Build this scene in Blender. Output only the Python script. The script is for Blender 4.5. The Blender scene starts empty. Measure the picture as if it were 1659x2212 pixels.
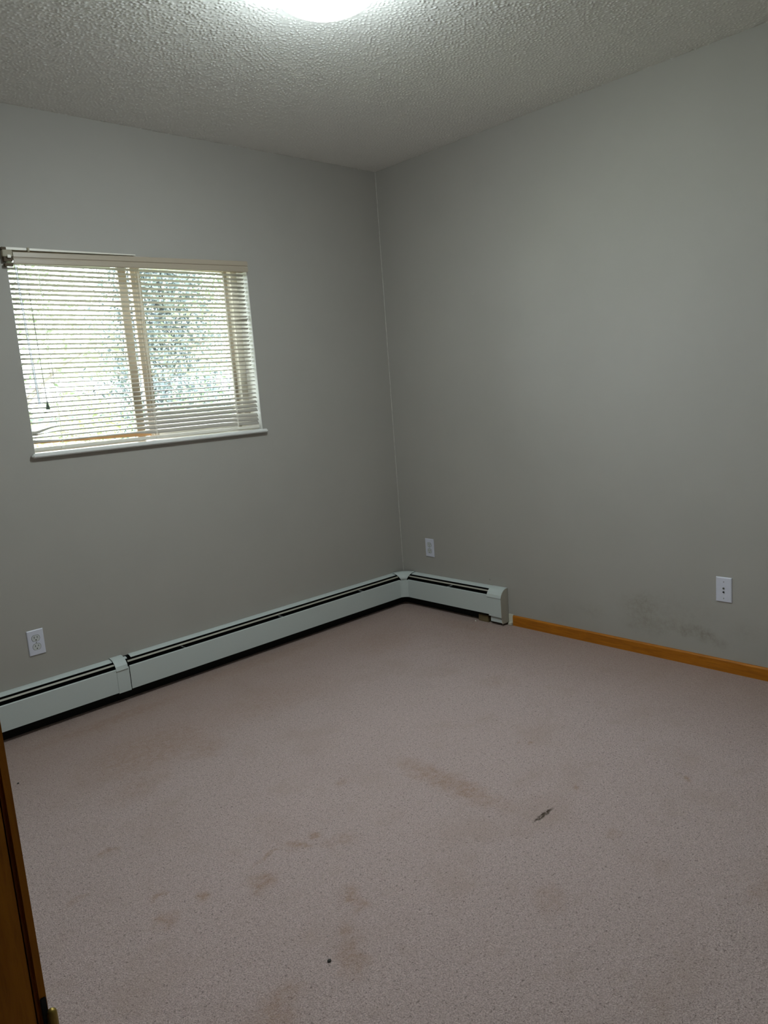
import bpy, bmesh, math, random
from mathutils import Vector, Matrix
random.seed(7)
S = bpy.context.scene
COL = S.collection
PI = math.pi

# ------------------------------------------------------------------ camera
cd = bpy.data.cameras.new('camera'); cam = bpy.data.objects.new('camera', cd); COL.objects.link(cam)
cd.sensor_fit = 'HORIZONTAL'; cd.sensor_width = 36.0; cd.lens = 36.0 * 1625.98 / 1659.0
cd.clip_start = 0.02; cd.clip_end = 500
CR = Vector((0.72549501, -0.68426066, -0.07378577))
CU = Vector((0.16474752, 0.06857336, 0.98394916))
CF = Vector((0.66821796, 0.72600623, -0.16247988))
M = Matrix((( CR.x, CU.x, -CF.x, -3.30056), (CR.y, CU.y, -CF.y, -3.44113), (CR.z, CU.z, -CF.z, 1.38565), (0, 0, 0, 1)))
cam.matrix_world = M
S.camera = cam

# ------------------------------------------------------------------ sky, exposure, daylight
W = bpy.data.worlds.new('overcast_sky'); S.world = W; W.use_nodes = True
wn = W.node_tree; wn.nodes.clear()
SKY = 30.0
tc = wn.nodes.new('ShaderNodeTexCoord'); sx = wn.nodes.new('ShaderNodeSeparateXYZ'); rp = wn.nodes.new('ShaderNodeValToRGB')
bg = wn.nodes.new('ShaderNodeBackground'); wo = wn.nodes.new('ShaderNodeOutputWorld')
wn.links.new(tc.outputs['Generated'], sx.inputs[0]); wn.links.new(sx.outputs['Z'], rp.inputs[0])
# standard overcast sky: the zenith three times as bright as the horizon
rp.color_ramp.elements[0].position = 0.0; rp.color_ramp.elements[0].color = (0.32, 0.335, 0.35, 1)
rp.color_ramp.elements[1].position = 1.0; rp.color_ramp.elements[1].color = (0.95, 0.98, 1.0, 1)
wn.links.new(rp.outputs[0], bg.inputs['Color']); bg.inputs['Strength'].default_value = SKY
wn.links.new(bg.outputs[0], wo.inputs[0])
S.view_settings.view_transform = 'Standard'; S.view_settings.look = 'None'
S.view_settings.gamma = 1.0; S.view_settings.use_curve_mapping = False
S.view_settings.exposure = 0.0
LAMP = 49.0            # strength of the ceiling lamp's glass
LAMP_COL = (0.86, 0.98, 1.0)

# ------------------------------------------------------------------ materials
H_CEIL = 2.6575
def lin(r, g, b):
    f = lambda c: (c / 255 / 12.92) if c / 255 <= .04045 else ((c / 255 + .055) / 1.055) ** 2.4
    return (f(r), f(g), f(b), 1)

class Mat:
    def __init__(s, name, col, rough=.6, spec=.5, metal=0):
        s.m = bpy.data.materials.new(name); s.m.use_nodes = True
        s.t = s.m.node_tree; s.n = s.t.nodes; s.b = s.n['Principled BSDF']
        s.b.inputs['Base Color'].default_value = col
        s.b.inputs['Roughness'].default_value = rough
        s.b.inputs['Specular IOR Level'].default_value = spec
        s.b.inputs['Metallic'].default_value = metal
        s._tc = None
    def new(s, k, **kw):
        n = s.n.new(k)
        for a, v in kw.items(): setattr(n, a, v)
        return n
    def link(s, a, b): s.t.links.new(a, b)
    @property
    def P(s):
        if not s._tc: s._tc = s.new('ShaderNodeTexCoord')
        return s._tc.outputs['Object']
    def noise(s, scale, detail=4, rough=.6, vec=None, stretch=None, dist=0):
        n = s.new('ShaderNodeTexNoise'); n.inputs['Scale'].default_value = scale
        n.inputs['Detail'].default_value = detail; n.inputs['Roughness'].default_value = rough
        n.inputs['Distortion'].default_value = dist
        v = vec or s.P
        if stretch:
            mp = s.new('ShaderNodeMapping'); mp.inputs['Scale'].default_value = stretch
            s.link(v, mp.inputs[0]); v = mp.outputs[0]
        s.link(v, n.inputs['Vector']); return n.outputs['Fac']
    def ramp(s, v, stops):
        r = s.new('ShaderNodeValToRGB'); e = r.color_ramp.elements
        while len(e) < len(stops): e.new(.5)
        for i, (p, c) in enumerate(stops):
            e[i].position = p; e[i].color = c if len(c) == 4 else (*c, 1)
        s.link(v, r.inputs[0]); return r.outputs[0]
    def rng(s, v, a, b, c=0., d=1., smooth=True):
        r = s.new('ShaderNodeMapRange'); r.interpolation_type = 'SMOOTHSTEP' if smooth else 'LINEAR'
        for i, x in enumerate((a, b, c, d)): r.inputs[i + 1].default_value = x
        s.link(v, r.inputs[0]); return r.outputs[0]
    def math(s, op, a, b=None):
        n = s.new('ShaderNodeMath', operation=op)
        for i, x in enumerate((a, b)):
            if x is None: continue
            if isinstance(x, (int, float)): n.inputs[i].default_value = x
            else: s.link(x, n.inputs[i])
        return n.outputs[0]
    def mix(s, f, a, b, blend='MIX'):
        n = s.new('ShaderNodeMix', data_type='RGBA', blend_type=blend)
        for i, x in ((0, f), (6, a), (7, b)):
            if isinstance(x, (int, float)): n.inputs[i].default_value = x
            elif isinstance(x, tuple): n.inputs[i].default_value = x
            else: s.link(x, n.inputs[i])
        return n.outputs[2]
    def color(s, c): s.link(c, s.b.inputs['Base Color'])
    def bump(s, h, strength=.3, dist=.002):
        b = s.new('ShaderNodeBump'); b.inputs['Strength'].default_value = strength; b.inputs['Distance'].default_value = dist
        s.link(h, b.inputs['Height']); s.link(b.outputs[0], s.b.inputs['Normal'])
    def blob(s, x, y, z, rx, ry, rz, rot=(0, 0, 0), soft=.35, vec=None):
        mp = s.new('ShaderNodeMapping', vector_type='TEXTURE')
        mp.inputs['Location'].default_value = (x, y, z); mp.inputs['Rotation'].default_value = rot
        mp.inputs['Scale'].default_value = (rx, ry, rz)
        s.link(vec or s.P, mp.inputs[0])
        l = s.new('ShaderNodeVectorMath', operation='LENGTH'); s.link(mp.outputs[0], l.inputs[0])
        return s.rng(l.outputs['Value'], soft, 1.0, 1, 0)
    def wobble(s, scale, amt):
        n = s.new('ShaderNodeTexNoise'); n.inputs['Scale'].default_value = scale; n.inputs['Detail'].default_value = 5
        s.link(s.P, n.inputs['Vector'])
        v = s.new('ShaderNodeVectorMath', operation='MULTIPLY_ADD')
        s.link(n.outputs['Color'], v.inputs[0]); v.inputs[1].default_value = (amt,) * 3
        a = s.new('ShaderNodeVectorMath', operation='ADD'); s.link(s.P, a.inputs[0]); a.inputs[1].default_value = (-amt / 2,) * 3
        s.link(a.outputs[0], v.inputs[2]); return v.outputs[0]

WALLC = (0.415, 0.395, 0.355, 1)
def wall_mat(name, stain=False):
    m = Mat(name, WALLC, .62, .35)
    f = m.noise(2.2, 4); base = m.mix(m.rng(f, .3, .7), (.385, .367, .333, 1), (.400, .381, .346, 1))
    if stain:
        wv = m.wobble(14, .09)
        acc = None
        for (y, z, ry, rz, k) in [(-1.36,.164,.12,.05,.35), (-1.658,.239,.13,.09,.8), (-1.69,.17,.15,.07,.7), (-1.62,.137,.06,.03,.5),
                                  (-1.811,.184,.10,.05,.6), (-1.90,.165,.13,.035,1.), (-1.975,.150,.09,.03,1.), (-2.03,.134,.06,.03,.7),
                                  (-1.80,.245,.3,.10,.3), (-2.152,.204,.09,.06,.3), (-1.19,.135,.1,.05,.2)]:
            b = m.math('MULTIPLY', m.blob(0, y, z, 1, ry * 1.25, rz * 1.35, soft=.0, vec=wv), k)
            acc = b if acc is None else m.math('MAXIMUM', acc, b)
        g = m.rng(m.noise(42, 8, .78), .34, .70, .15, 1)
        acc = m.math('MULTIPLY', acc, g)
        base = m.mix(m.math('MULTIPLY', acc, .62), base, (.18, .155, .105, 1))
        dot = m.blob(0, -.716, .244, 1, .007, .007); base = m.mix(m.math('MULTIPLY', dot, .6), base, (.2, .2, .18, 1))
    m.color(base)
    m.bump(m.noise(160, 4, .6), .12, .0012)
    return m.m
M_wall = wall_mat('grey_wall_paint'); M_wall_st = wall_mat('grey_wall_paint_mouldy', True)
def mk_caulk():
    m = Mat('corner_caulk', (.60, .60, .57, 1), .6); m.color(m.mix(m.rng(m.noise(25, 3), .35, .6), (.395, .378, .342, 1), (.50, .48, .44, 1))); return m.m
M_caulk = mk_caulk()
def mk_ceiling():
    m = Mat('stippled_ceiling', (.6, .6, .58, 1), .85, .2)
    n = m.noise(60, 4); n2 = m.noise(300, 3)
    m.color(m.mix(n, (.765, .758, .732, 1), (.82, .812, .785, 1)))
    m.bump(n2, .5, .001)
    return m.m
M_ceil = mk_ceiling()
def mk_carpet():
    m = Mat('pink_taupe_carpet', (.4, .33, .3, 1), .95, .1)
    m.b.inputs['Sheen Weight'].default_value = .12
    tuft = m.noise(230, 3, .7); mid = m.noise(60, 4, .65); big = m.noise(3.2, 5, .6); big2 = m.noise(9, 4, .6)
    grain = m.noise(70, 6, .8, stretch=(1.35, .8, 1)); speck = m.noise(120, 3, .6)
    c = m.mix(m.rng(tuft, .33, .66), (.48, .355, .33, 1), (.80, .64, .615, 1))
    c = m.mix(m.math('MULTIPLY', m.rng(mid, .40, .70), .30), c, (.50, .37, .33, 1))
    c = m.mix(m.math('MULTIPLY', m.rng(grain, .54, .70), .6), c, (.28, .20, .18, 1))
    c = m.mix(m.math('MULTIPLY', m.rng(grain, .46, .32), .32), c, (.95, .80, .78, 1))
    c = m.mix(m.math('MULTIPLY', m.rng(speck, .60, .67), .7), c, (.20, .14, .12, 1))
    c = m.mix(m.math('MULTIPLY', m.rng(big, .50, .72), .30), c, (.48, .345, .28, 1))
    c = m.mix(m.math('MULTIPLY', m.rng(big2, .52, .72), .22), c, (.48, .35, .28, 1))
    wv = m.wobble(20, .11); wvs = m.wobble(70, .02)
    acc = None
    st = [(-1.52,-1.74,.080,.36,0,.60), (-1.53,-1.62,.05,.08,0,.5), (-2.52,-1.176,.045,.03,20,.7), (-2.099,-1.617,.05,.035,-10,.8), (-2.199,-1.597,.10,.018,10,.6),
          (-2.275,-1.685,.07,.05,0,.6), (-2.421,-1.609,.03,.03,0,.6), (-2.514,-1.516,.05,.02,40,.6), (-2.548,-1.62,.06,.05,0,.5),
          (-2.143,-1.943,.04,.09,-30,.6), (-2.294,-2.108,.05,.10,-30,.5), (-2.23,-2.03,.04,.05,0,.5), (-2.1,-.62,.42,.26,10,.5), (-1.95,-.80,.14,.10,30,.4),
          (-1.76,-1.44,.05,.05,0,.4), (-2.519,-2.109,.14,.09,40,.5), (-1.42,-2.328,.05,.04,0,.35), (-2.074,-.20,.5,.08,0,.55),
          (-1.2,-.13,.8,.09,0,.45), (-.164,-.634,.09,.3,0,.35), (-2.266,-.87,.2,.12,20,.3), (-1.5,-.6,.5,.22,0,.28), (-.6,-.45,.35,.25,0,.32),
          (-2.688,-1.346,.05,.03,0,.4), (-2.03,-1.62,.03,.03,0,.6), (-2.0,-1.70,.10,.05,-40,.35), (-1.105,-1.785,.022,.014,0,.7), (-1.13,-1.75,.016,.01,0,.5),
          (-1.268,-2.093,.03,.014,40,.5), (-.991,-2.351,.03,.014,40,.6), (-.98,-2.31,.014,.012,0,.5), (-1.4,-2.75,.12,.06,0,.3), (-1.8,-2.35,.10,.06,30,.3), (-.7,-1.3,.12,.05,30,.25)]  # several of the tiniest stand for pile dents, their shade painted brown
    for (x, y, rx, ry, a, k) in st:
        b = m.math('MULTIPLY', m.blob(x, y, 0, rx, ry, 10, (0, 0, math.radians(a)), soft=.2, vec=wvs if rx < .035 else wv), k if rx > .035 else min(1, k * 1.35))
        acc = b if acc is None else m.math('MAXIMUM', acc, b)
    g = m.rng(m.noise(34, 7, .8), .34, .64, .08, 1)
    c = m.mix(m.math('MULTIPLY', acc, g), c, (.40, .225, .125, 1))
    # trodden brownish dirt towards the heater walls
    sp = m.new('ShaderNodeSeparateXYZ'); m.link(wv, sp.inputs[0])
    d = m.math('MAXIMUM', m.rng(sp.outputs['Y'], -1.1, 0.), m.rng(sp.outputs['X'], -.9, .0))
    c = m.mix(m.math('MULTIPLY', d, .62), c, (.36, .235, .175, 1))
    # burnt tear
    wv2 = m.wobble(60, .022)
    burn = m.blob(-1.478, -2.106, 0, .066, .011, 10, (0, 0, math.radians(-1)), soft=.45, vec=wv2)
    c = m.mix(m.math('MULTIPLY', burn, m.rng(m.noise(120, 3, .6), .38, .55, .45, .97)), c, (.060, .036, .013, 1))
    m.color(c)
    h = m.math('ADD', m.math('MULTIPLY', tuft, 1.0), m.math('MULTIPLY', mid, 1.2))
    h = m.math('ADD', h, m.math('MULTIPLY', m.noise(14, 3), 1.2))
    h = m.math('SUBTRACT', h, m.math('MULTIPLY', burn, 1.2))
    m.bump(h, .9, .009)
    return m.m
M_carpet = mk_carpet()
def wood(name, c1, c2, axis=1, rough=.55):
    m = Mat(name, c1, rough, .25)
    st = [22, 22, 22]; st[axis] = 1.6
    n = m.noise(2.4, 6, .65, stretch=tuple(st), dist=1.2)
    n2 = m.noise(9, 4, .6, stretch=tuple(st))
    c = m.ramp(n, [(.3, c1), (.7, c2)])
    m.color(m.mix(m.math('MULTIPLY', m.rng(n2, .5, .7), .35), c, tuple(x * .55 for x in c1[:3]) + (1,)))
    m.bump(n2, .15, .0008)
    return m.m
M_oak = wood('golden_oak', (.32, .105, .006, 1), (.52, .18, .010, 1), 1)
M_oakv = wood('golden_oak_upright', (.34, .115, .003, 1), (.50, .19, .006, 1), 2)
M_stick = wood('pine_strip', (.55, .30, .14, 1), (.66, .40, .20, 1), 0, .6)
def enamel(name, col, rough=.38, dirt=.5):
    m = Mat(name, col, rough, .4)
    d = m.rng(m.noise(7, 6, .75), .60, .76)
    sp = m.rng(m.noise(90, 3, .6), .70, .76)
    c = m.mix(m.math('MULTIPLY', d, dirt * .35), col, (.30, .29, .24, 1))
    m.color(m.mix(m.math('MULTIPLY', sp, dirt), c, (.16, .14, .12, 1)))
    m.bump(m.noise(30, 2), .05, .001)
    return m.m
M_enamel = enamel('off_white_enamel', (.545, .595, .58, 1), .40, .35)
M_enamel_w = enamel('worn_hood_enamel', (.545, .595, .58, 1), .40, .9)
M_side = enamel('beige_enamel', (.40, .38, .32, 1), .5, .3)
M_dark = Mat('dark_fins', (.012, .013, .012, 1), .7, .2).m
def soft(name, col, rough=.5, v=.05, spec=.4):
    m = Mat(name, col, rough, spec); n = m.noise(40, 3)
    m.color(m.mix(n, tuple(x * (1 - v) for x in col[:3]) + (1,), tuple(min(1, x * (1 + v)) for x in col[:3]) + (1,)))
    return m.m
M_plate = soft('white_plate_plastic', (.66, .67, .76, 1), .35)
M_recept = soft('receptacle_plastic', (.58, .60, .60, 1), .4)
M_hole = soft('dark_socket_hole', (.02, .022, .022, 1), .7)
M_screw = soft('plate_screw_metal', (.30, .31, .31, 1), .4)
M_vinyl = soft('white_window_vinyl', (.72, .68, .60, 1), .45)
M_tan = soft('tan_sash_vinyl', (.42, .36, .28, 1), .5)
M_white = soft('white_sill_paint', (.80, .80, .78, 1), .35)
M_reveal = soft('white_reveal_paint', (.74, .73, .70, 1), .5)
M_slat = soft('cream_slat_enamel', (.43, .40, .35, 1), .35, .03)
M_val = soft('cream_valance_plastic', (.44, .375, .29, 1), .32, .03)
M_rail = soft('bright_headrail_enamel', (.80, .76, .68, 1), .35)
M_brk = soft('aged_bracket_plastic', (.33, .29, .20, 1), .5)
M_brn = soft('brown_bracket_recess', (.07, .042, .015, 1), .6)
M_cord = soft('cream_cord', (.85, .82, .75, 1), .8)
M_tassel = soft('grey_green_tassel', (.12, .15, .12, 1), .5)
M_brass = Mat('dull_brass', (.30, .21, .05, 1), .42, .5, .8).m
M_hall = soft('hall_paint', (.42, .42, .40, 1), .7)
M_crumb = soft('dark_crumb', (.05, .05, .045, 1), .8)
M_drywall = soft('bare_plaster_strip', (.62, .60, .50, 1), .8)
def mk_lamp():
    m = Mat('lit_opal_glass', (.9, .95, .95, 1), .3)
    m.b.inputs['Emission Color'].default_value = (*LAMP_COL, 1); m.b.inputs['Emission Strength'].default_value = LAMP
    # opal glass over bulbs: brighter towards its lowest point
    sp = m.new('ShaderNodeSeparateXYZ'); m.link(m.P, sp.inputs[0])
    m.link(m.rng(sp.outputs['Z'], H_CEIL - .14, H_CEIL - .05, LAMP * 2.3, LAMP * .9, False), m.b.inputs['Emission Strength'])
    return m.m
M_lamp = mk_lamp()
def mk_glass():
    m = bpy.data.materials.new('window_glass'); m.use_nodes = True; t = m.node_tree; t.nodes.clear()
    tr = t.nodes.new('ShaderNodeBsdfTransparent'); gl = t.nodes.new('ShaderNodeBsdfGlossy'); gl.inputs['Roughness'].default_value = .02
    tr.inputs[0].default_value = (.93, .97, .97, 1)
    fr = t.nodes.new('ShaderNodeFresnel'); fr.inputs[0].default_value = 1.3
    mx = t.nodes.new('ShaderNodeMixShader'); o = t.nodes.new('ShaderNodeOutputMaterial')
    t.links.new(fr.outputs[0], mx.inputs[0]); t.links.new(tr.outputs[0], mx.inputs[1]); t.links.new(gl.outputs[0], mx.inputs[2]); t.links.new(mx.outputs[0], o.inputs[0])
    return m
M_glass = mk_glass()
def mk_wand():
    m = bpy.data.materials.new('clear_acrylic'); m.use_nodes = True; t = m.node_tree; b = t.nodes['Principled BSDF']
    b.inputs['Base Color'].default_value = (.9, .93, 1, 1); b.inputs['Roughness'].default_value = .15
    b.inputs['Transmission Weight'].default_value = .55; return m
M_wand = mk_wand()
def mk_leaf(name, a, b):
    m = Mat(name, a, .6, .2); n = m.noise(1.3, 3); m.color(m.mix(m.rng(n, .4, .6), a, b))
    m.b.inputs['Transmission Weight'].default_value = 0
    return m.m
M_leafg = mk_leaf('green_leaves', (.12, .16, .09, 1), (.20, .24, .15, 1))
M_leafy = mk_leaf('yellow_green_leaves', (.27, .28, .13, 1), (.17, .22, .12, 1))
M_leafb = mk_leaf('bluish_conifer_needles', (.07, .085, .095, 1), (.13, .155, .15, 1))
M_bark = wood('grey_bark', (.12, .10, .09, 1), (.22, .19, .17, 1), 2, .9)
def mk_ground():
    m = Mat('pale_lawn', (.2, .25, .1, 1), .9, .1); n = m.noise(.5, 5); m.color(m.mix(m.rng(n, .4, .6), (.16, .20, .09, 1), (.30, .30, .22, 1))); return m.m
M_ground = mk_ground()
M_siding = soft('bluish_grey_siding', (.30, .34, .38, 1), .8)

# ------------------------------------------------------------------ mesh helpers
def obj(name, bm, mat, parent=None, smooth=False, kind=None, label=None):
    me = bpy.data.meshes.new(name)
    bmesh.ops.recalc_face_normals(bm, faces=bm.faces)
    bm.to_mesh(me); bm.free()
    if smooth:
        for p in me.polygons: p.use_smooth = True
    me.materials.append(mat)
    o = bpy.data.objects.new(name, me); COL.objects.link(o)
    if parent: o.parent = parent
    if kind: o['kind'] = kind
    if label: o['label'] = label
    return o
def local(o, root):
    """give a part whose mesh is in world coordinates to a root standing elsewhere"""
    o.parent = root; o.matrix_parent_inverse = Matrix.Translation(-Vector(root.location)); return o
def thing(name, label, cat, loc=(0, 0, 0), group=None):
    o = bpy.data.objects.new(name, None); COL.objects.link(o); o.location = loc; o.empty_display_size = .05
    o['label'] = label; o['category'] = cat
    if group: o['group'] = group
    return o
def box(bm, x0, x1, y0, y1, z0, z1, bev=0):
    r = bmesh.ops.create_cube(bm, size=1)
    bmesh.ops.scale(bm, vec=(abs(x1 - x0), abs(y1 - y0), abs(z1 - z0)), verts=r['verts'])
    bmesh.ops.translate(bm, vec=((x0 + x1) / 2, (y0 + y1) / 2, (z0 + z1) / 2), verts=r['verts'])
    if bev:
        es = list({e for v in r['verts'] for e in v.link_edges})
        bmesh.ops.bevel(bm, geom=es, offset=bev, segments=2, affect='EDGES', clamp_overlap=True)
    return bm
def B(*a, bev=0): return box(bmesh.new(), *a, bev=bev)
def tube(bm, pts, r, n=6):
    rings = []
    for i, p in enumerate(pts):
        p = Vector(p); a = Vector(pts[max(0, i - 1)]); b = Vector(pts[min(len(pts) - 1, i + 1)])
        d = (b - a).normalized(); u = d.orthogonal().normalized(); v = d.cross(u)
        rr = r[i] if isinstance(r, (list, tuple)) else r
        rings.append([bm.verts.new(p + rr * (math.cos(2 * PI * k / n) * u + math.sin(2 * PI * k / n) * v)) for k in range(n)])
    for a, b in zip(rings, rings[1:]):
        for k in range(n): bm.faces.new((a[k], a[(k + 1) % n], b[(k + 1) % n], b[k]))
    bm.faces.new(rings[0][::-1]); bm.faces.new(rings[-1])
    return bm
def loft(bm, prof_a, prof_b):
    """closed profile a -> b, capped"""
    va = [bm.verts.new(p) for p in prof_a]; vb = [bm.verts.new(p) for p in prof_b]; n = len(va)
    for k in range(n): bm.faces.new((va[k], va[(k + 1) % n], vb[(k + 1) % n], vb[k]))
    bm.faces.new(va[::-1]); bm.faces.new(vb)
    return bm
def sheet(path, t):
    """thicken an open 2-D path (u = out from wall, z) towards inside by t -> closed profile"""
    out = []
    for i, (u, z) in enumerate(path):
        a = Vector(path[max(0, i - 1)]); b = Vector(path[min(len(path) - 1, i + 1)]); d = (b - a).normalized()
        out.append((u + d.y * t, z - d.x * t))     # right-hand side normal
    return list(path) + out[::-1]
def extr_x(prof, x0, x1, bm=None):   # runs along the window wall (out = -y)
    return loft(bm or bmesh.new(), [(x0, -u, z) for u, z in prof], [(x1, -u, z) for u, z in prof])
def extr_y(prof, y0, y1, bm=None):   # runs along the right wall (out = -x)
    return loft(bm or bmesh.new(), [(-u, y0, z) for u, z in prof], [(-u, y1, z) for u, z in prof])

# ------------------------------------------------------------------ room shell
H = 2.6575
WX0, WX1, WZ0, WZ1 = -2.1698, -0.9785, 1.205, 2.078        # window opening
XW, XO = -3.080, -3.200      # west wall faces (room / hall)
JY0, JY1 = -2.469, -3.42     # doorway
YS = -3.60
def struct(name, bm, mat, **k): return obj(name, bm, mat, kind='structure', **k)

struct('floor', B(-4.4, .15, -4.4, .2, -.12, 0), M_carpet)
struct('ceiling', B(-4.4, .15, -4.4, .2, H, H + .15), M_ceil)
def stipple(x0, x1, y0, y1, step, wave, depth):
    # sprayed stipple: isolated rounded grains standing proud of the ceiling, as real relief
    import numpy as np
    nx, ny = int((x1 - x0) / step) + 1, int((y1 - y0) / step) + 1
    g = np.random.default_rng(3).standard_normal((ny, nx))
    fx = np.fft.fftfreq(nx, step)[None, :]; fy = np.fft.fftfreq(ny, step)[:, None]; f = np.sqrt(fx * fx + fy * fy) * wave
    a = np.fft.ifft2(np.fft.fft2(g) * np.exp(-((f - 1) / .42) ** 2)).real; a /= a.std()
    t = np.clip((a - .30) / 1.7, 0, 1); h = t * t * (3 - 2 * t) * depth
    X, Y = np.meshgrid(np.linspace(x0, x1, nx), np.linspace(y0, y1, ny))
    co = np.stack([X, Y, H - .0004 - h], -1).reshape(-1, 3).astype('f4')
    i = np.arange(nx * ny).reshape(ny, nx)
    q = np.stack([i[:-1, :-1], i[1:, :-1], i[1:, 1:], i[:-1, 1:]], -1).reshape(-1, 4).astype('i4')
    me = bpy.data.meshes.new('stipple_coat'); me.vertices.add(len(co)); me.vertices.foreach_set('co', co.ravel())
    me.loops.add(q.size); me.loops.foreach_set('vertex_index', q.ravel())
    me.polygons.add(len(q)); me.polygons.foreach_set('loop_start', np.arange(0, q.size, 4, dtype='i4'))
    me.polygons.foreach_set('use_smooth', np.ones(len(q), bool)); me.update(calc_edges=True)
    me.materials.append(M_ceil)
    o = bpy.data.objects.new('stipple_coat', me); COL.objects.link(o); o['kind'] = 'stuff'; o.parent = bpy.data.objects['ceiling']
stipple(XW, 0, -2.75, 0, .0038, .0148, .0030)
bm = bmesh.new()
for a in ((XO, WX0, 0, .20, 0, H), (WX1, .15, 0, .20, 0, H), (WX0, WX1, 0, .20, 0, WZ0), (WX0, WX1, 0, .20, WZ1, H)): box(bm, *a)
struct('wall_north', bm, M_wall)
struct('wall_east', B(0, .15, YS, 0, 0, H), M_wall_st)
struct('wall_south', B(XO, .15, YS - .12, YS, 0, H), M_wall)
bm = bmesh.new()
box(bm, XO, XW, JY0 + .018, 0, 0, H); box(bm, XO, XW, YS, JY1 - .018, 0, H); box(bm, XO, XW, JY1 - .018, JY0 + .018, 2.06, H)
struct('wall_west', bm, M_wall)
bm = bmesh.new()      # hall beyond the doorway, around the camera
box(bm, -4.4, -4.28, -4.4, -1.2, 0, H); box(bm, -4.28, XO, -4.4, -4.28, 0, H); box(bm, -4.28, XO, -1.32, -1.2, 0, H); box(bm, XO - .001, XO + .12, -4.28, YS - .12, 0, H)
struct('wall_hall', bm, M_hall)
# caulk bead in the corner
struct('trim_1', loft(bmesh.new(), [(0, 0, .2119), (-.0028, -.0002, .2119), (-.0002, -.0028, .2119)], [(0, 0, H), (-.0028, -.0002, H), (-.0002, -.0028, H)]), M_caulk)

# oak baseboards
def bb_prof(t=.012, h=.058): return [(0, 0), (t, 0), (t, h - .006), (t - .004, h - .001), (t - .006, h), (0, h)]
struct('baseboard_east', extr_y(bb_prof(), -.878, YS), M_oak)
bm = bmesh.new(); loft(bm, [(XW, YS + u, z) for u, z in bb_prof()], [(-.012, YS + u, z) for u, z in bb_prof()])
struct('baseboard_south', bm, wood('golden_oak_south', (.32, .105, .006, 1), (.52, .18, .010, 1), 0))
bm = bmesh.new(); loft(bm, [(XW + u, -.3, z) for u, z in bb_prof()], [(XW + u, JY0 + .062, z) for u, z in bb_prof()])
struct('baseboard_west', bm, M_oak)
# bare strip of wall between heater end and baseboard
bm = B(-.006, 0, -.878, -.846, 0, .062); box(bm, -.022, -.004, -.874, -.850, 0, .017, bev=.003)
struct('trim_2', bm, M_drywall)

# doorway lining beside the camera
door = struct('door_1', box(box(B(-3.215, -3.068, JY0 + .013, JY0 + .018, 0, 2.05), -3.0765, -3.068, JY0, JY0 + .013, 0, 2.05), -3.215, -3.0830, JY0, JY0 + .013, 0, 2.05), M_oakv)
obj('door_jamb', B(-3.215, -3.068, JY1 - .018, JY1, 0, 2.05), M_oakv, door)
obj('door_head', B(-3.215, -3.068, JY1, JY0, 2.03, 2.05), M_oakv, door)
obj('door_stop', B(-3.140, -3.0830, JY0 - .003, JY0, 0, 2.03, bev=.002), M_oakv, door)
obj('door_stop', B(-3.140, -3.101, JY1, JY1 + .010, 0, 2.03, bev=.002), M_oakv, door)
obj('door_casing', B(-3.080, -3.069, JY0 + .006, JY0 + .062, 0, 2.09, bev=.003), M_oakv, door)
obj('door_casing', B(-3.080, -3.069, JY1 - .062, JY1 - .006, 0, 2.09, bev=.003), M_oakv, door)
obj('door_casing', B(-3.080, -3.069, JY1 - .006, JY0 + .006, 2.036, 2.09, bev=.003), M_oakv, door)
for zt in (.612, 1.85):
    h = obj('hinge', B(-3.0764, -3.069, JY0 - .0025, JY0, zt - .095, zt + .026, bev=.001), M_dark, door, label='dark hinge leaf')
    bm = bmesh.new(); hx, hy = -3.0655, JY0 - .003
    tube(bm, [(hx, hy, zt - .095), (hx, hy, zt - .002), (hx, hy, zt + .002), (hx, hy, zt + .0045), (hx, hy, zt + .006)], [.0068, .0068, .0062, .0042, .001], 14)
    obj('hinge_knuckle', bm, M_brass, h, smooth=True, label='dull brass knuckle')

# ------------------------------------------------------------------ window
win = struct('window_1', B(WX0, WX1, .10, .17, WZ0, WZ0 + .012), M_vinyl)
def wpart(name, bm, mat, par=win, **k): return obj(name, bm, mat, par, **k)
wpart('window_frame', B(WX0, WX0 + .016, .10, .17, WZ0 + .012, WZ1, bev=.003), M_vinyl)
wpart('window_frame', B(WX1 - .040, WX1, .10, .17, WZ0 + .012, WZ1, bev=.003), M_vinyl)
wpart('window_frame', B(WX0 + .016, WX1 - .040, .10, .17, WZ1 - .012, WZ1, bev=.003), M_vinyl)
# reveal lining
wpart('window_reveal', B(WX0, WX0 + .001, .001, .10, WZ0 + .01, WZ1), M_reveal)
wpart('window_reveal', B(WX1 - .003, WX1, .001, .10, WZ0 + .01, WZ1), M_reveal)
wpart('window_reveal', B(WX0 + .003, WX1 - .003, .001, .10, WZ1 - .003, WZ1), M_reveal)
def sash(x0, x1, y0, y1, sl, sr, bt, mat, z0=WZ0 + .012, z1=WZ1 - .012):
    s = wpart('sash', B(x0, x0 + sl, y0, y1, z0, z1, bev=.002), mat)
    obj('stile', B(x1 - sr, x1, y0, y1, z0, z1, bev=.002), mat, s)
    obj('rail', B(x0 + sl, x1 - sr, y0, y1, z0, z0 + bt, bev=.002), M_reveal, s)
    obj('rail', B(x0 + sl, x1 - sr, y0, y1, z1 - .015, z1, bev=.002), mat, s)
    ym = (y0 + y1) / 2
    obj('pane', B(x0 + sl, x1 - sr, ym - .002, ym + .002, z0 + bt, z1 - .015), M_glass, s)
sash(WX0 + .016, -1.600, .102, .126, .008, .040, .014, M_tan)
sash(-1.560, WX1 - .040, .138, .162, .050, .022, .085, M_tan)
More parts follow.
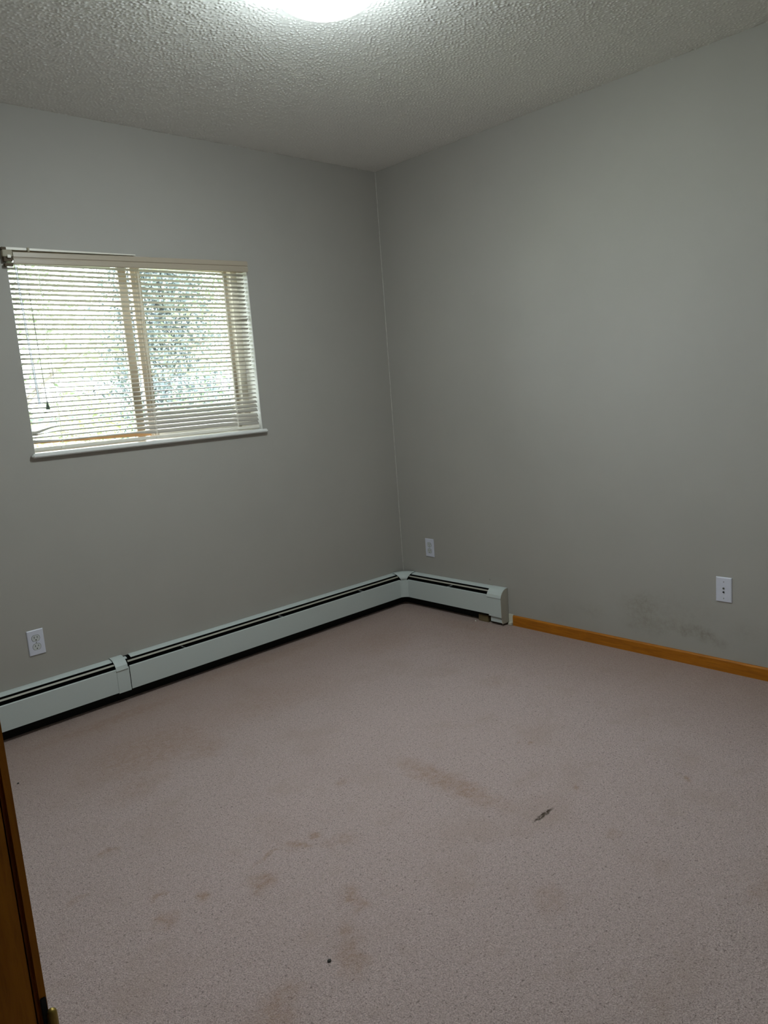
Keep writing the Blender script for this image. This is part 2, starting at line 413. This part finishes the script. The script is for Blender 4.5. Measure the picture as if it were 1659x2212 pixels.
# sill
bm = B(-2.188, -.960, -.026, .0, 1.196, 1.2145, bev=.005)
box(bm, WX0 + .001, WX1 - .001, -.002, .10, 1.205, 1.2145)
wpart('window_sill', bm, M_white)
st = thing('wooden_stick', 'thin pale wooden stick lying in the window track behind the blind', 'stick', (-1.86, .088, 1.2145))
local(obj('strip', loft(bmesh.new(), [(-2.160, .070, 1.254), (-2.160, .088, 1.254), (-2.160, .088, 1.270), (-2.160, .070, 1.270)], [(-1.586, .070, 1.2380), (-1.586, .088, 1.2380), (-1.586, .088, 1.2560), (-1.586, .070, 1.2560)]), M_stick), st)

# ------------------------------------------------------------------ mini blind
bl = thing('mini_blind', 'cream horizontal mini blind with bent lower slats hanging in the window', 'window blind', (-1.575, .03, 1.2145))
def bp(name, bm, mat, par=None, **k):
    o = obj(name, bm, mat, **k)
    if par is None: return local(o, bl)
    o.parent = par; return o
SX0, SX1 = WX0 + .003, WX1 - .006
bp('headrail', B(SX0 + .001, SX1 - .001, .002, .040, 2.036, 2.072, bev=.002), soft('brown_headrail', (.26, .18, .09, 1), .6))  # one dark brown over the whole headrail
def slat_mesh(x0, x1, bend=None, tilt=0., sag=0., n=24):
    bm = bmesh.new(); prof = []
    w = .0254; crown = .0038
    for k in range(5):
        t = k / 4 * 2 - 1
        prof.append((t * w / 2, crown * (1 - t * t)))
    rows = []
    for i in range(n + 1):
        f = i / n; x = x0 + (x1 - x0) * f
        dz, dt, dy = bend(f) if bend else (0, 0, 0)
        a = tilt + dt
        ca, sa = math.cos(a), math.sin(a)
        top = []; bot = []
        for (u, h) in prof:
            for lst, hh in ((top, h + .0003), (bot, h - .0003)):
                y = u * ca - hh * sa; z = u * sa + hh * ca
                lst.append(bm.verts.new((x, y + dy, z + dz - sag * 4 * f * (1 - f))))
        rows.append(top + bot[::-1])
    m = len(rows[0])
    for a, b in zip(rows, rows[1:]):
        for k in range(m): bm.faces.new((a[k], a[(k + 1) % m], b[(k + 1) % m], b[k]))
    bm.faces.new(rows[0]); bm.faces.new(rows[-1][::-1])
    return bm
NS = 37; PITCH = (2.021 - 1.262) / (NS - 1)
def step(f, a, b): 
    t = max(0, min(1, (f - a) / (b - a))); return t * t * (3 - 2 * t)
TILTS = [math.radians(-15 + 3 * i / 24 + 24 * (lambda t: t * t * (3 - 2 * t))(max(0, min(1, (i - 20) / 9)))) for i in range(37)]
bends = {
    33: lambda f: (-.022 * (1 - step(f, .0, .10)), math.radians(20) * (1 - step(f, 0, .1)), 0),
    34: lambda f: (-.010 * (1 - step(f, .02, .11)), -math.radians(30) * (1 - step(f, 0, .11)), 0),
    35: lambda f: (-.002 * (1 - step(f, .02, .12)), -math.radians(10) * (1 - step(f, 0, .12)), -.006 * (1 - step(f, 0, .1))),
    36: lambda f: (.004 * (1 - step(f, .03, .11)), math.radians(16) * (1 - step(f, .02, .12)), 0),
    21: lambda f: (-.005 * (1 - step(f, .0, .14)), math.radians(12) * (1 - step(f, 0, .12)), 0),
    17: lambda f: (0, math.radians(10) * (1 - step(f, 0, .10)), 0),
    11: lambda f: (.004 * step(f, .93, 1), -math.radians(18) * step(f, .90, 1), 0),
}
shared = None
for i in range(NS):
    z = 2.021 - PITCH * i
    y = .027
    right = step(i, 28, 33)
    if i in bends or i >= 27:
        fb = bends.get(i, lambda f: (0, 0, 0))
        k = right
        def bend(f, fb=fb, k=k, i=i):
            a, b, c = fb(f)
            s = step(f, .38, .50) * k           # the right half of the lowest slats is closed further
            drop = -.012 * step(f, .80, 1.) * (1 if i > 33 else 0) + random.uniform(-.0004, .0004)
            return a + drop * .6 - .004 * s, b - math.radians(38) * s * -1, c
        o = bp('slat', slat_mesh(SX0, SX1, bend, TILTS[i], 0, 40), M_slat, smooth=True)
        o.location = Vector((0, y, z)); 
    else:
        if shared is None:
            o = bp('slat', slat_mesh(SX0, SX1, None, 0, .0012, 12), M_slat, smooth=True); shared = o.data
        else:
            o = bpy.data.objects.new('slat', shared); COL.objects.link(o); local(o, bl)
        o.location = Vector((0, y, z)); o.rotation_euler = (TILTS[i] + random.uniform(-.04, .04), random.uniform(-.0006, .0006), 0)
bp('bottom_rail', B(SX0, SX1, .016, .040, 1.2215, 1.2375, bev=.003), M_rail)
for x in (-2.043, -1.586, -1.122):
    bm = bmesh.new()
    for y in (.0135, .0405): tube(bm, [(x + .002 * math.sin(k * 1.3), y, 2.036 - k * .0814) for k in range(11)], .0010, 4)
    tube(bm, [(x + .004, .012, 2.036 - k * .0814) for k in range(11)], .0013, 4)
    for i in range(NS): tube(bm, [(x, .0135, 2.0195 - PITCH * i), (x, .0405, 2.0195 - PITCH * i)], .0005, 3)
    box(bm, x - .004, x + .008, .010, .018, 1.226, 1.236, bev=.001)
    bp('ladder_cord', bm, M_cord)
bm = tube(bmesh.new(), [(-2.137, -.004, 2.03), (-2.133, -.004, 1.83), (-2.127, -.004, 1.62), (-2.121, -.004, 1.425)], .0045, 6)
bp('tilt_wand', bm, M_wand)
bm = bmesh.new()
tube(bm, [(-2.099, -.003, 2.03), (-2.096, -.003, 1.8), (-2.092, -.003, 1.6), (-2.0885, -.003, 1.43)], .0011, 5)
tube(bm, [(-2.095, -.002, 2.03), (-2.093, -.002, 1.8), (-2.091, -.002, 1.6), (-2.0875, -.003, 1.43)], .0011, 5)
lc = bp('lift_cord', bm, soft('dark_lift_cord', (.42, .41, .36, 1), .8))
bm = tube(bmesh.new(), [(-2.088, -.003, 1.436), (-2.088, -.003, 1.425), (-2.088, -.003, 1.404), (-2.088, -.003, 1.400)], [.002, .004, .0085, .0075], 12)
o = obj('tassel', bm, M_tassel, smooth=True, label='dark grey-green tassel'); o.parent = lc
# valance, hung a little lower at its left end
def valance():
    p = [(-.003, .0), (.004, 0), (.006, .004), (.006, .022), (.003, .0255), (.003, .028), (.007, .031), (.007, .050), (.004, .054), (-.003, .055)]
    xa, xb = -2.148, -.9905
    za, zb = 2.0095, 2.0305
    yo = .022
    bm = loft(bmesh.new(), [(xa, -yo - u, za + z * .92) for u, z in p], [(xb, -yo - u, zb + z) for u, z in p])
    # returns to the wall at the ends
    return bm
bp('valance', valance(), M_val)
bp('valance_return', B(-.9945, -.991, -.020, -.001, 2.033, 2.084), M_val)
br = bp('valance_bracket', B(-2.188, -2.148, -.026, -.001, 2.038, 2.066, bev=.002), M_brk)
bm = B(-2.184, -2.150, -.022, -.001, 2.020, 2.0375); o = obj('bracket_slot', bm, M_brn); o.parent = br
o = obj('bracket_slot', B(-2.183, -2.150, -.022, -.001, 2.001, 2.011), M_brn); o.parent = br
o = obj('bracket_cap', B(-2.190, -2.172, -.027, -.001, 2.0665, 2.0755), M_brn); o.parent = br
o = obj('bracket_clip', B(-2.172, -2.158, -.031, -.026, 2.033, 2.045, bev=.001), M_rail); o.parent = br
bm = loft(bmesh.new(), [(-2.172, -.004, 2.067), (-2.172, -.020, 2.067), (-2.172, -.020, 2.0775), (-2.172, -.004, 2.0775)],
                       [(-1.60, -.004, 2.0770), (-1.60, -.020, 2.0770), (-1.60, -.020, 2.081), (-1.60, -.004, 2.081)])
bp('valance_top_strip', bm, M_rail)
o = obj('clip_tab', B(-2.086, -2.079, -.028, -.003, 2.062, 2.079), M_brk); local(o, bl)

# ------------------------------------------------------------------ hydronic baseboard heater
hood = [(0.001, .2125), (.012, .2120), (.024, .2085), (.034, .2035)]
damp = [(.0465, .1970), (.0525, .1905)]
cover_arc = [(.002, .2185), (.018, .2175), (.036, .2115), (.052, .2010), (.064, .1860), (.0695, .1660)]
def heater(label, along, a, b, hood_cut=None, group='off-white baseboard heaters'):
    X = along == 'x'; ex = extr_x if X else extr_y
    root = thing('baseboard_heater', label, 'heater', ((a + b) / 2, 0, 0) if X else (0, (a + b) / 2, 0), group)
    def prt(n, bm, m, **k): return local(obj(n, bm, m, **k), root)
    prt('back_panel', ex([(0, 0), (.004, 0), (.004, .209), (0, .209)], a, b), M_dark)
    ha, hb = (a, b) if not hood_cut else (hood_cut, b)
    prt('hood', ex(sheet(hood, .0016), ha, hb), M_enamel_w, smooth=False)
    prt('damper_blade', ex(sheet(damp, .0016), a, b), M_side)
    prt('front_panel', ex([(.0650, .060), (.0650, .1715), (.0630, .1745), (.0590, .1745), (.0590, .173), (.0620, .172), (.0632, .170), (.0632, .0615), (.052, .0610), (.052, .0595), (.064, .0595)], a, b), M_enamel)
    # finned pipe
    bm = bmesh.new()
    pa, pb = ((a, -.033, .105), (b, -.033, .105)) if X else ((-.033, a, .105), (-.033, b, .105))
    tube(bm, [pa, pb], .012, 8)
    n = int(abs(b - a) / .02)
    for i in range(n):
        t = a + (b - a) * (i + .5) / n
        if X: box(bm, t - .0005, t + .0005, -.056, -.010, .075, .140)
        else: box(bm, -.056, -.010, t - .0005, t + .0005, .075, .140)
    prt('finned_pipe', bm, M_dark, kind='stuff')
    # hangers seen in the slot
    k = max(1, int(abs(b - a) / .55))
    for i in range(k):
        t = a + (b - a) * (i + .5) / k
        bm = B(t - .0015, t + .0015, -.057, -.004, .168, .173) if X else B(-.057, -.004, t - .0015, t + .0015, .168, .173)
        prt('hanger', bm, M_enamel)
    return root
heater('short heater cover section left of the joint cover, below the two-socket outlet', 'x', -3.06, -1.9735)
heater('long heater cover section between the joint cover and the room corner', 'x', -1.9075, -.100, hood_cut=-1.883)
h3 = heater('heater section on the right wall, from the corner to the end cap', 'y', -.100, -.752)
# joint cover
jc = thing('heater_joint_cover', 'narrow arched joint cover between the two long heater sections', 'heater cover', (-1.945, 0, 0))
local(obj('arched_strap', extr_x(sheet(cover_arc, .0016), -1.9745, -1.9165), M_enamel), jc)
local(obj('front_strip', extr_x([(.0655, .056), (.0655, .172), (.0640, .172), (.0640, .056)], -1.9725, -1.9115), M_enamel), jc)
local(obj('back_panel', extr_x([(0, 0), (.004, 0), (.004, .205), (0, .205)], -1.9735, -1.9075), M_dark), jc)
local(obj('loose_clip', extr_x(sheet([(.004, .206), (.016, .206), (.026, .200)], .0016), -1.9165, -1.898), M_enamel_w), jc)
# inside corner piece
cp = thing('heater_corner_cover', 'inside corner cover joining the heater sections at the room corner', 'heater cover', (-.05, -.05, 0))
def corner_sheet(path, r0=.118):
    """sweep (u,z) around the inside corner with a chamfer: three stations"""
    bm = bmesh.new(); prof = sheet(path, .0016); rings = []
    for s in range(9):
        t = s / 8
        ring = []
        for u, z in prof:
            e = .100 + (.012 if z > .176 and u > .03 else 0)
            # from (x=-e, y=-u) to (x=-u, y=-e), blended through a rounded chamfer at (-q,-q)
            q = u + .010
            p0 = Vector((-e, -u)); pm = Vector((-q, -q)); p1 = Vector((-u, -e))
            p = p0 * (1 - t) ** 2 + pm * 2 * t * (1 - t) + p1 * t ** 2
            ring.append(bm.verts.new((p.x, p.y, z)))
        rings.append(ring)
    n = len(rings[0])
    for a, b in zip(rings, rings[1:]):
        for k in range(n): bm.faces.new((a[k], a[(k + 1) % n], b[(k + 1) % n], b[k]))
    bm.faces.new(rings[0][::-1]); bm.faces.new(rings[-1])
    return bm
local(obj('back_panel', extr_x([(0, 0), (.004, 0), (.004, .205), (0, .205)], -.100, -.001), M_dark), cp)
local(obj('back_panel', extr_y([(0, 0), (.004, 0), (.004, .205), (0, .205)], -.0045, -.100), M_dark), cp)
local(obj('front_panel', corner_sheet([(.0650, .172), (.0650, .060)]), M_enamel, smooth=False), cp)
def corner_top():
    bm = bmesh.new()
    path = [(.001, .2165), (.020, .2165), (.036, .2125), (.051, .2020), (.062, .1870), (.0658, .171)]
    rings = []
    N = 12
    for u, z in path:
        ring = []
        e = .090 + .020 * max(0, (z - .171) / .045)
        for s in range(N + 1):
            t = s / N; q = u + .008
            p = Vector((-e, -u)) * (1 - t) ** 2 + Vector((-q, -q)) * 2 * t * (1 - t) + Vector((-u, -e)) * t ** 2
            ring.append(bm.verts.new((p.x, p.y, z)))
        rings.append(ring)
    for a, b in zip(rings, rings[1:]):
        for k in range(N): bm.faces.new((a[k], a[k + 1], b[k + 1], b[k]))
    return bm
o = local(obj('top_cover', corner_top(), M_enamel, smooth=True), cp)
so = o.modifiers.new('thickness', 'SOLIDIFY'); so.thickness = .0014
# end cap
ec = thing('heater_end_cap', 'end cap closing the heater on the right wall beside the oak baseboard', 'heater cover', (0, -.80, 0))
local(obj('arched_top', extr_y(sheet([(.002, .2145), (.020, .2140), (.038, .2075), (.053, .1965), (.0645, .1815), (.0690, .1640)], .0016), -.742, -.842), M_enamel), ec)
local(obj('front_panel', extr_y([(.0660, .052), (.0660, .168), (.0640, .168), (.0640, .052)], -.751, -.8405), M_enamel), ec)
local(obj('front_panel', extr_y([(.0668, .052), (.0668, .166), (.0660, .166), (.0660, .052)], -.8055, -.8405), M_enamel), ec)
local(obj('foot_strip', extr_y([(.0570, .018), (.0570, .054), (.0550, .054), (.0550, .018)], -.757, -.8405), M_enamel), ec)
sp = [(.002, .0135), (.060, .0135), (.0665, .050), (.0675, .168), (.060, .184), (.050, .196), (.036, .2055), (.020, .2115), (.002, .2125)]
local(obj('side_plate', extr_y(sp, -.8405, -.8435), M_side), ec)
local(obj('back_panel', extr_y([(0, .02), (.004, .02), (.004, .205), (0, .205)], -.752, -.8405), M_dark), ec)
wb = thing('wood_block', 'small brown wooden block under the heater end on the right wall', 'block', (-.035, -.692, 0))
local(obj('block', B(-.046, -.006, -.728, -.655, 0, .040, bev=.002), wood('dusty_brown_wood', (.13, .095, .045, 1), (.19, .14, .07, 1), 1, .8)), wb)

# ------------------------------------------------------------------ wall plates
def mapper(wall, c, z):
    # local (right, up, out) -> world
    if wall == 'n': return lambda r, u, o: (c + r, -o, z + u)
    return lambda r, u, o: (-o, c - r, z + u)
def plate_bm(f, w=.035, h=.0572, t=.0055):
    bm = bmesh.new(); r = .003
    base = [(-w, -h), (w, -h), (w, h), (-w, h)]
    top = [(-w + r, -h + r), (w - r, -h + r), (w - r, h - r), (-w + r, h - r)]
    v0 = [bm.verts.new(f(a, b, 0)) for a, b in base]; v1 = [bm.verts.new(f(a, b, t * .55)) for a, b in base]; v2 = [bm.verts.new(f(a, b, t)) for a, b in top]
    for A, Bv in ((v0, v1), (v1, v2)):
        for k in range(4): bm.faces.new((A[k], A[(k + 1) % 4], Bv[(k + 1) % 4], Bv[k]))
    bm.faces.new(v2); bm.faces.new(v0[::-1])
    return bm
def disc(f, cr, cu, rx, ru, o0, o1, n=20, flat=None):
    bm = bmesh.new(); A = []; Bv = []
    for k in range(n):
        a = 2 * PI * k / n; x = rx * math.cos(a); y = ru * math.sin(a)
        if flat: y = max(-flat, min(flat, y))
        A.append(bm.verts.new(f(cr + x, cu + y, o0))); Bv.append(bm.verts.new(f(cr + x, cu + y, o1)))
    for k in range(n): bm.faces.new((A[k], A[(k + 1) % n], Bv[(k + 1) % n], Bv[k]))
    bm.faces.new(Bv); bm.faces.new(A[::-1]); return bm
def fbox(f, r0, r1, u0, u1, o0, o1):
    a, b = f(r0, u0, o0), f(r1, u1, o1)
    return B(min(a[0], b[0]), max(a[0], b[0]), min(a[1], b[1]), max(a[1], b[1]), min(a[2], b[2]), max(a[2], b[2]))
def duplex(wall, c, z, label):
    f = mapper(wall, c, z); root = thing('wall_outlet', label, 'outlet', f(0, 0, 0), 'white wall plates')
    local(obj('cover_plate', plate_bm(f), M_plate), root)
    for s in (1, -1):
        cu = s * .0195
        ring = local(obj('recess_ring', disc(f, 0, cu, .0182, .0182, .0050, .00565, 24, .0148), M_hole), root)
        r = local(obj('receptacle', disc(f, 0, cu, .0170, .0170, .0055, .0064, 24, .0138), M_recept), root)
        for q, hh in ((-.0062, .0042), (.0062, .0036)):
            o = obj('slot', fbox(f, q - .0012, q + .0012, cu + .002 - hh + .002, cu + .004 + hh, .0060, .0066), M_hole); o.parent = r
        o = obj('ground_hole', disc(f, 0, cu - .0078, .0026, .0028, .0060, .0066, 12), M_hole); o.parent = r
    local(obj('screw', disc(f, 0, 0, .0028, .0028, .0052, .0064, 12), M_screw), root)
    return root
duplex('n', -2.2845, .3889, 'white two-socket outlet on the window wall above the left heater section')
duplex('e', -.2523, .3852, 'white two-socket outlet on the right wall near the room corner')
f = mapper('e', -2.060, .3841)
cpz = thing('cable_plate', 'white wall plate with two small dark cable jacks, right of the mould stain', 'wall plate', f(0, 0, 0), 'white wall plates')
local(obj('cover_plate', plate_bm(f), M_plate), cpz)
for u in (.0065, -.0135 + .003):
    j = local(obj('jack', disc(f, 0, u, .0044, .0048, .005, .0085, 12), M_screw), cpz)
    o = obj('jack_hole', disc(f, 0, u, .0036, .0040, .0083, .0089, 12), M_hole); o.parent = j
for u in (.036, -.040): local(obj('screw', disc(f, 0, u, .0022, .0035, .005, .0063, 10), M_screw), cpz)

# ------------------------------------------------------------------ ceiling lamp
LX, LY, LR, LD = -1.655, -1.567, .178, .138
lamp = thing('ceiling_light', 'lit round opal glass dome light on the stippled ceiling', 'ceiling light', (LX, LY, H))
def lathe(prof, n=64):
    bm = bmesh.new(); rings = []
    for r, z in prof:
        if r < 1e-5: rings.append([bm.verts.new((LX, LY, z))]); continue
        rings.append([bm.verts.new((LX + r * math.cos(2 * PI * k / n), LY + r * math.sin(2 * PI * k / n), z)) for k in range(n)])
    for a, b in zip(rings, rings[1:]):
        for k in range(n):
            if len(b) == 1: bm.faces.new((a[k], a[(k + 1) % n], b[0]))
            else: bm.faces.new((a[k], a[(k + 1) % n], b[(k + 1) % n], b[k]))
    return bm
local(obj('base_pan', lathe([(LR * .97, H), (LR * 1.0, H - .040), (LR * .985, H - .046), (0, H - .046)]), M_rail, smooth=False), lamp)
prof = [(LR * .96, H - .0465)] + [(LR * .985 * math.cos(t * PI / 2) ** .9 if t < 1 else 0, H - .047 - (LD - .047) * math.sin(t * PI / 2)) for t in [k / 12 for k in range(1, 13)]]
local(obj('glass_dome', lathe(prof), M_lamp, smooth=True), lamp)

# ------------------------------------------------------------------ crumbs on the carpet
for (x, y, s, lab) in [(-2.564, -.468, .005, 'tiny dark crumb on the carpet near the doorway wood'), (-2.339, -2.074, .006, 'tiny dark crumb on the carpet in the foreground')]:
    bm = bmesh.new(); bmesh.ops.create_icosphere(bm, subdivisions=1, radius=s)
    for v in bm.verts: v.co *= random.uniform(.7, 1.15); v.co.z *= .6
    o = obj('crumb', bm, M_crumb); o.location = (x, y, s * .45); o['label'] = lab; o['category'] = 'crumb'
bm = bmesh.new(); bmesh.ops.create_icosphere(bm, subdivisions=1, radius=.005)
for v in bm.verts: v.co *= random.uniform(.7, 1.2)
o = obj('paint_chip', bm, M_rail); o.location = (-.072, -.652, .004); o['label'] = 'tiny white chip on the carpet below the right heater'; o['category'] = 'chip'

# ------------------------------------------------------------------ outdoors
struct('ground', B(-60, 70, .2, 120, -3.2, -3.0), M_ground)
def tree(x, y, h, r, n, mat, label, zc=None, conifer=False, ls=.12, trunk=True):
    root = thing('tree', label, 'tree', (x, y, -3.0), 'trees outside the window')
    zt = -3.0 + h
    bm = bmesh.new(); tube(bm, [(0, 0, 0), (.05, 0, h * .4), (0, .05, h * .75), (0, 0, h * .95)], [.16, .12, .07, .02], 8)
    for k in range(8):
        a = random.uniform(0, 2 * PI); b = h * random.uniform(.35, .8)
        tube(bm, [(0, 0, b), (r * .45 * math.cos(a), r * .45 * math.sin(a), b + h * .08), (r * .85 * math.cos(a), r * .85 * math.sin(a), b + h * .12)], [.05, .03, .01], 5)
    obj('trunk', bm, M_bark, root)
    vs = []; fs = []
    clumps = []
    for k in range(60):
        u = random.uniform(-1, 1); a = random.uniform(0, 2 * PI); rr = random.random() ** .45
        cz = h * .6 + u * h * .38
        rad = r * (math.sqrt(max(0, 1 - u * u)) if not conifer else (1 - (u + 1) / 2) * .95 + .05) * rr
        clumps.append((rad * math.cos(a), rad * math.sin(a), cz))
    for k in range(n):
        c = random.choice(clumps); cr = r * .22
        p = Vector((c[0] + random.gauss(0, cr), c[1] + random.gauss(0, cr), c[2] + random.gauss(0, cr * (.8 if not conifer else .4))))
        d = Vector((random.gauss(0, 1), random.gauss(0, 1), random.gauss(0, .6))).normalized()
        e = d.orthogonal().normalized(); e.rotate(Matrix.Rotation(random.uniform(0, 6.28), 3, d)); g = d.cross(e)
        s = ls * random.uniform(.6, 1.3); i = len(vs)
        vs += [p - e * s, p + g * s * .45, p + e * s, p - g * s * .45]; fs.append((i, i + 1, i + 2, i + 3))
    me = bpy.data.meshes.new('foliage'); me.from_pydata([tuple(v) for v in vs], [], fs); me.materials.append(mat)
    o = bpy.data.objects.new('foliage', me); COL.objects.link(o); o.parent = root; o['kind'] = 'stuff'
    return root
# seen through the blind the view runs towards +x, +y
tree(-.3, 6.2, 6.4, 1.3, 4500, M_leafg, 'green leafy tree outside, seen at the left edge of the window', ls=.045)
tree(5.0, 8.6, 7.4, 1.6, 6000, M_leafg, 'green leafy tree outside, seen behind the window mullion', ls=.05)
tree(9.6, 10.4, 5.9, 1.5, 6000, M_leafy, 'yellow-green leafy tree outside the right pane', ls=.05)
tree(3.4, 12.8, 4.6, 1.6, 6000, M_leafy, 'low yellow-green tree outside the left pane', ls=.06)
tree(7.2, 16.5, 9.0, 2.8, 20000, M_leafb, 'bluish conifer outside beyond the left pane', conifer=True, ls=.075)
tree(16.5, 18.5, 8.8, 2.6, 14000, M_leafb, 'bluish conifer outside beyond the right pane', conifer=True, ls=.075)
hs = thing('neighbour_house', 'grey-blue neighbouring house low behind the trees outside', 'house', (16, 28, -3))
bm = B(6, 30, 26, 34, -3, 1.2); local(obj('walls', bm, M_siding), hs)
bm = loft(bmesh.new(), [(5.5, 25.5, 1.2), (5.5, 34.5, 1.2), (5.5, 30, 3.6)], [(30.5, 25.5, 1.2), (30.5, 34.5, 1.2), (30.5, 30, 3.6)])
local(obj('roof', bm, soft('grey_shingles', (.20, .20, .21, 1), .9)), hs)
for k in range(6):
    x = 9 + k * 3.6
    w = local(obj('window', B(x, x + 1.3, 25.93, 26.0, -.9, .5), M_white), hs)
    o = obj('pane', B(x + .1, x + 1.2, 25.90, 25.93, -.8, .4), soft('dark_pane', (.05, .06, .07, 1), .1)); o.parent = w
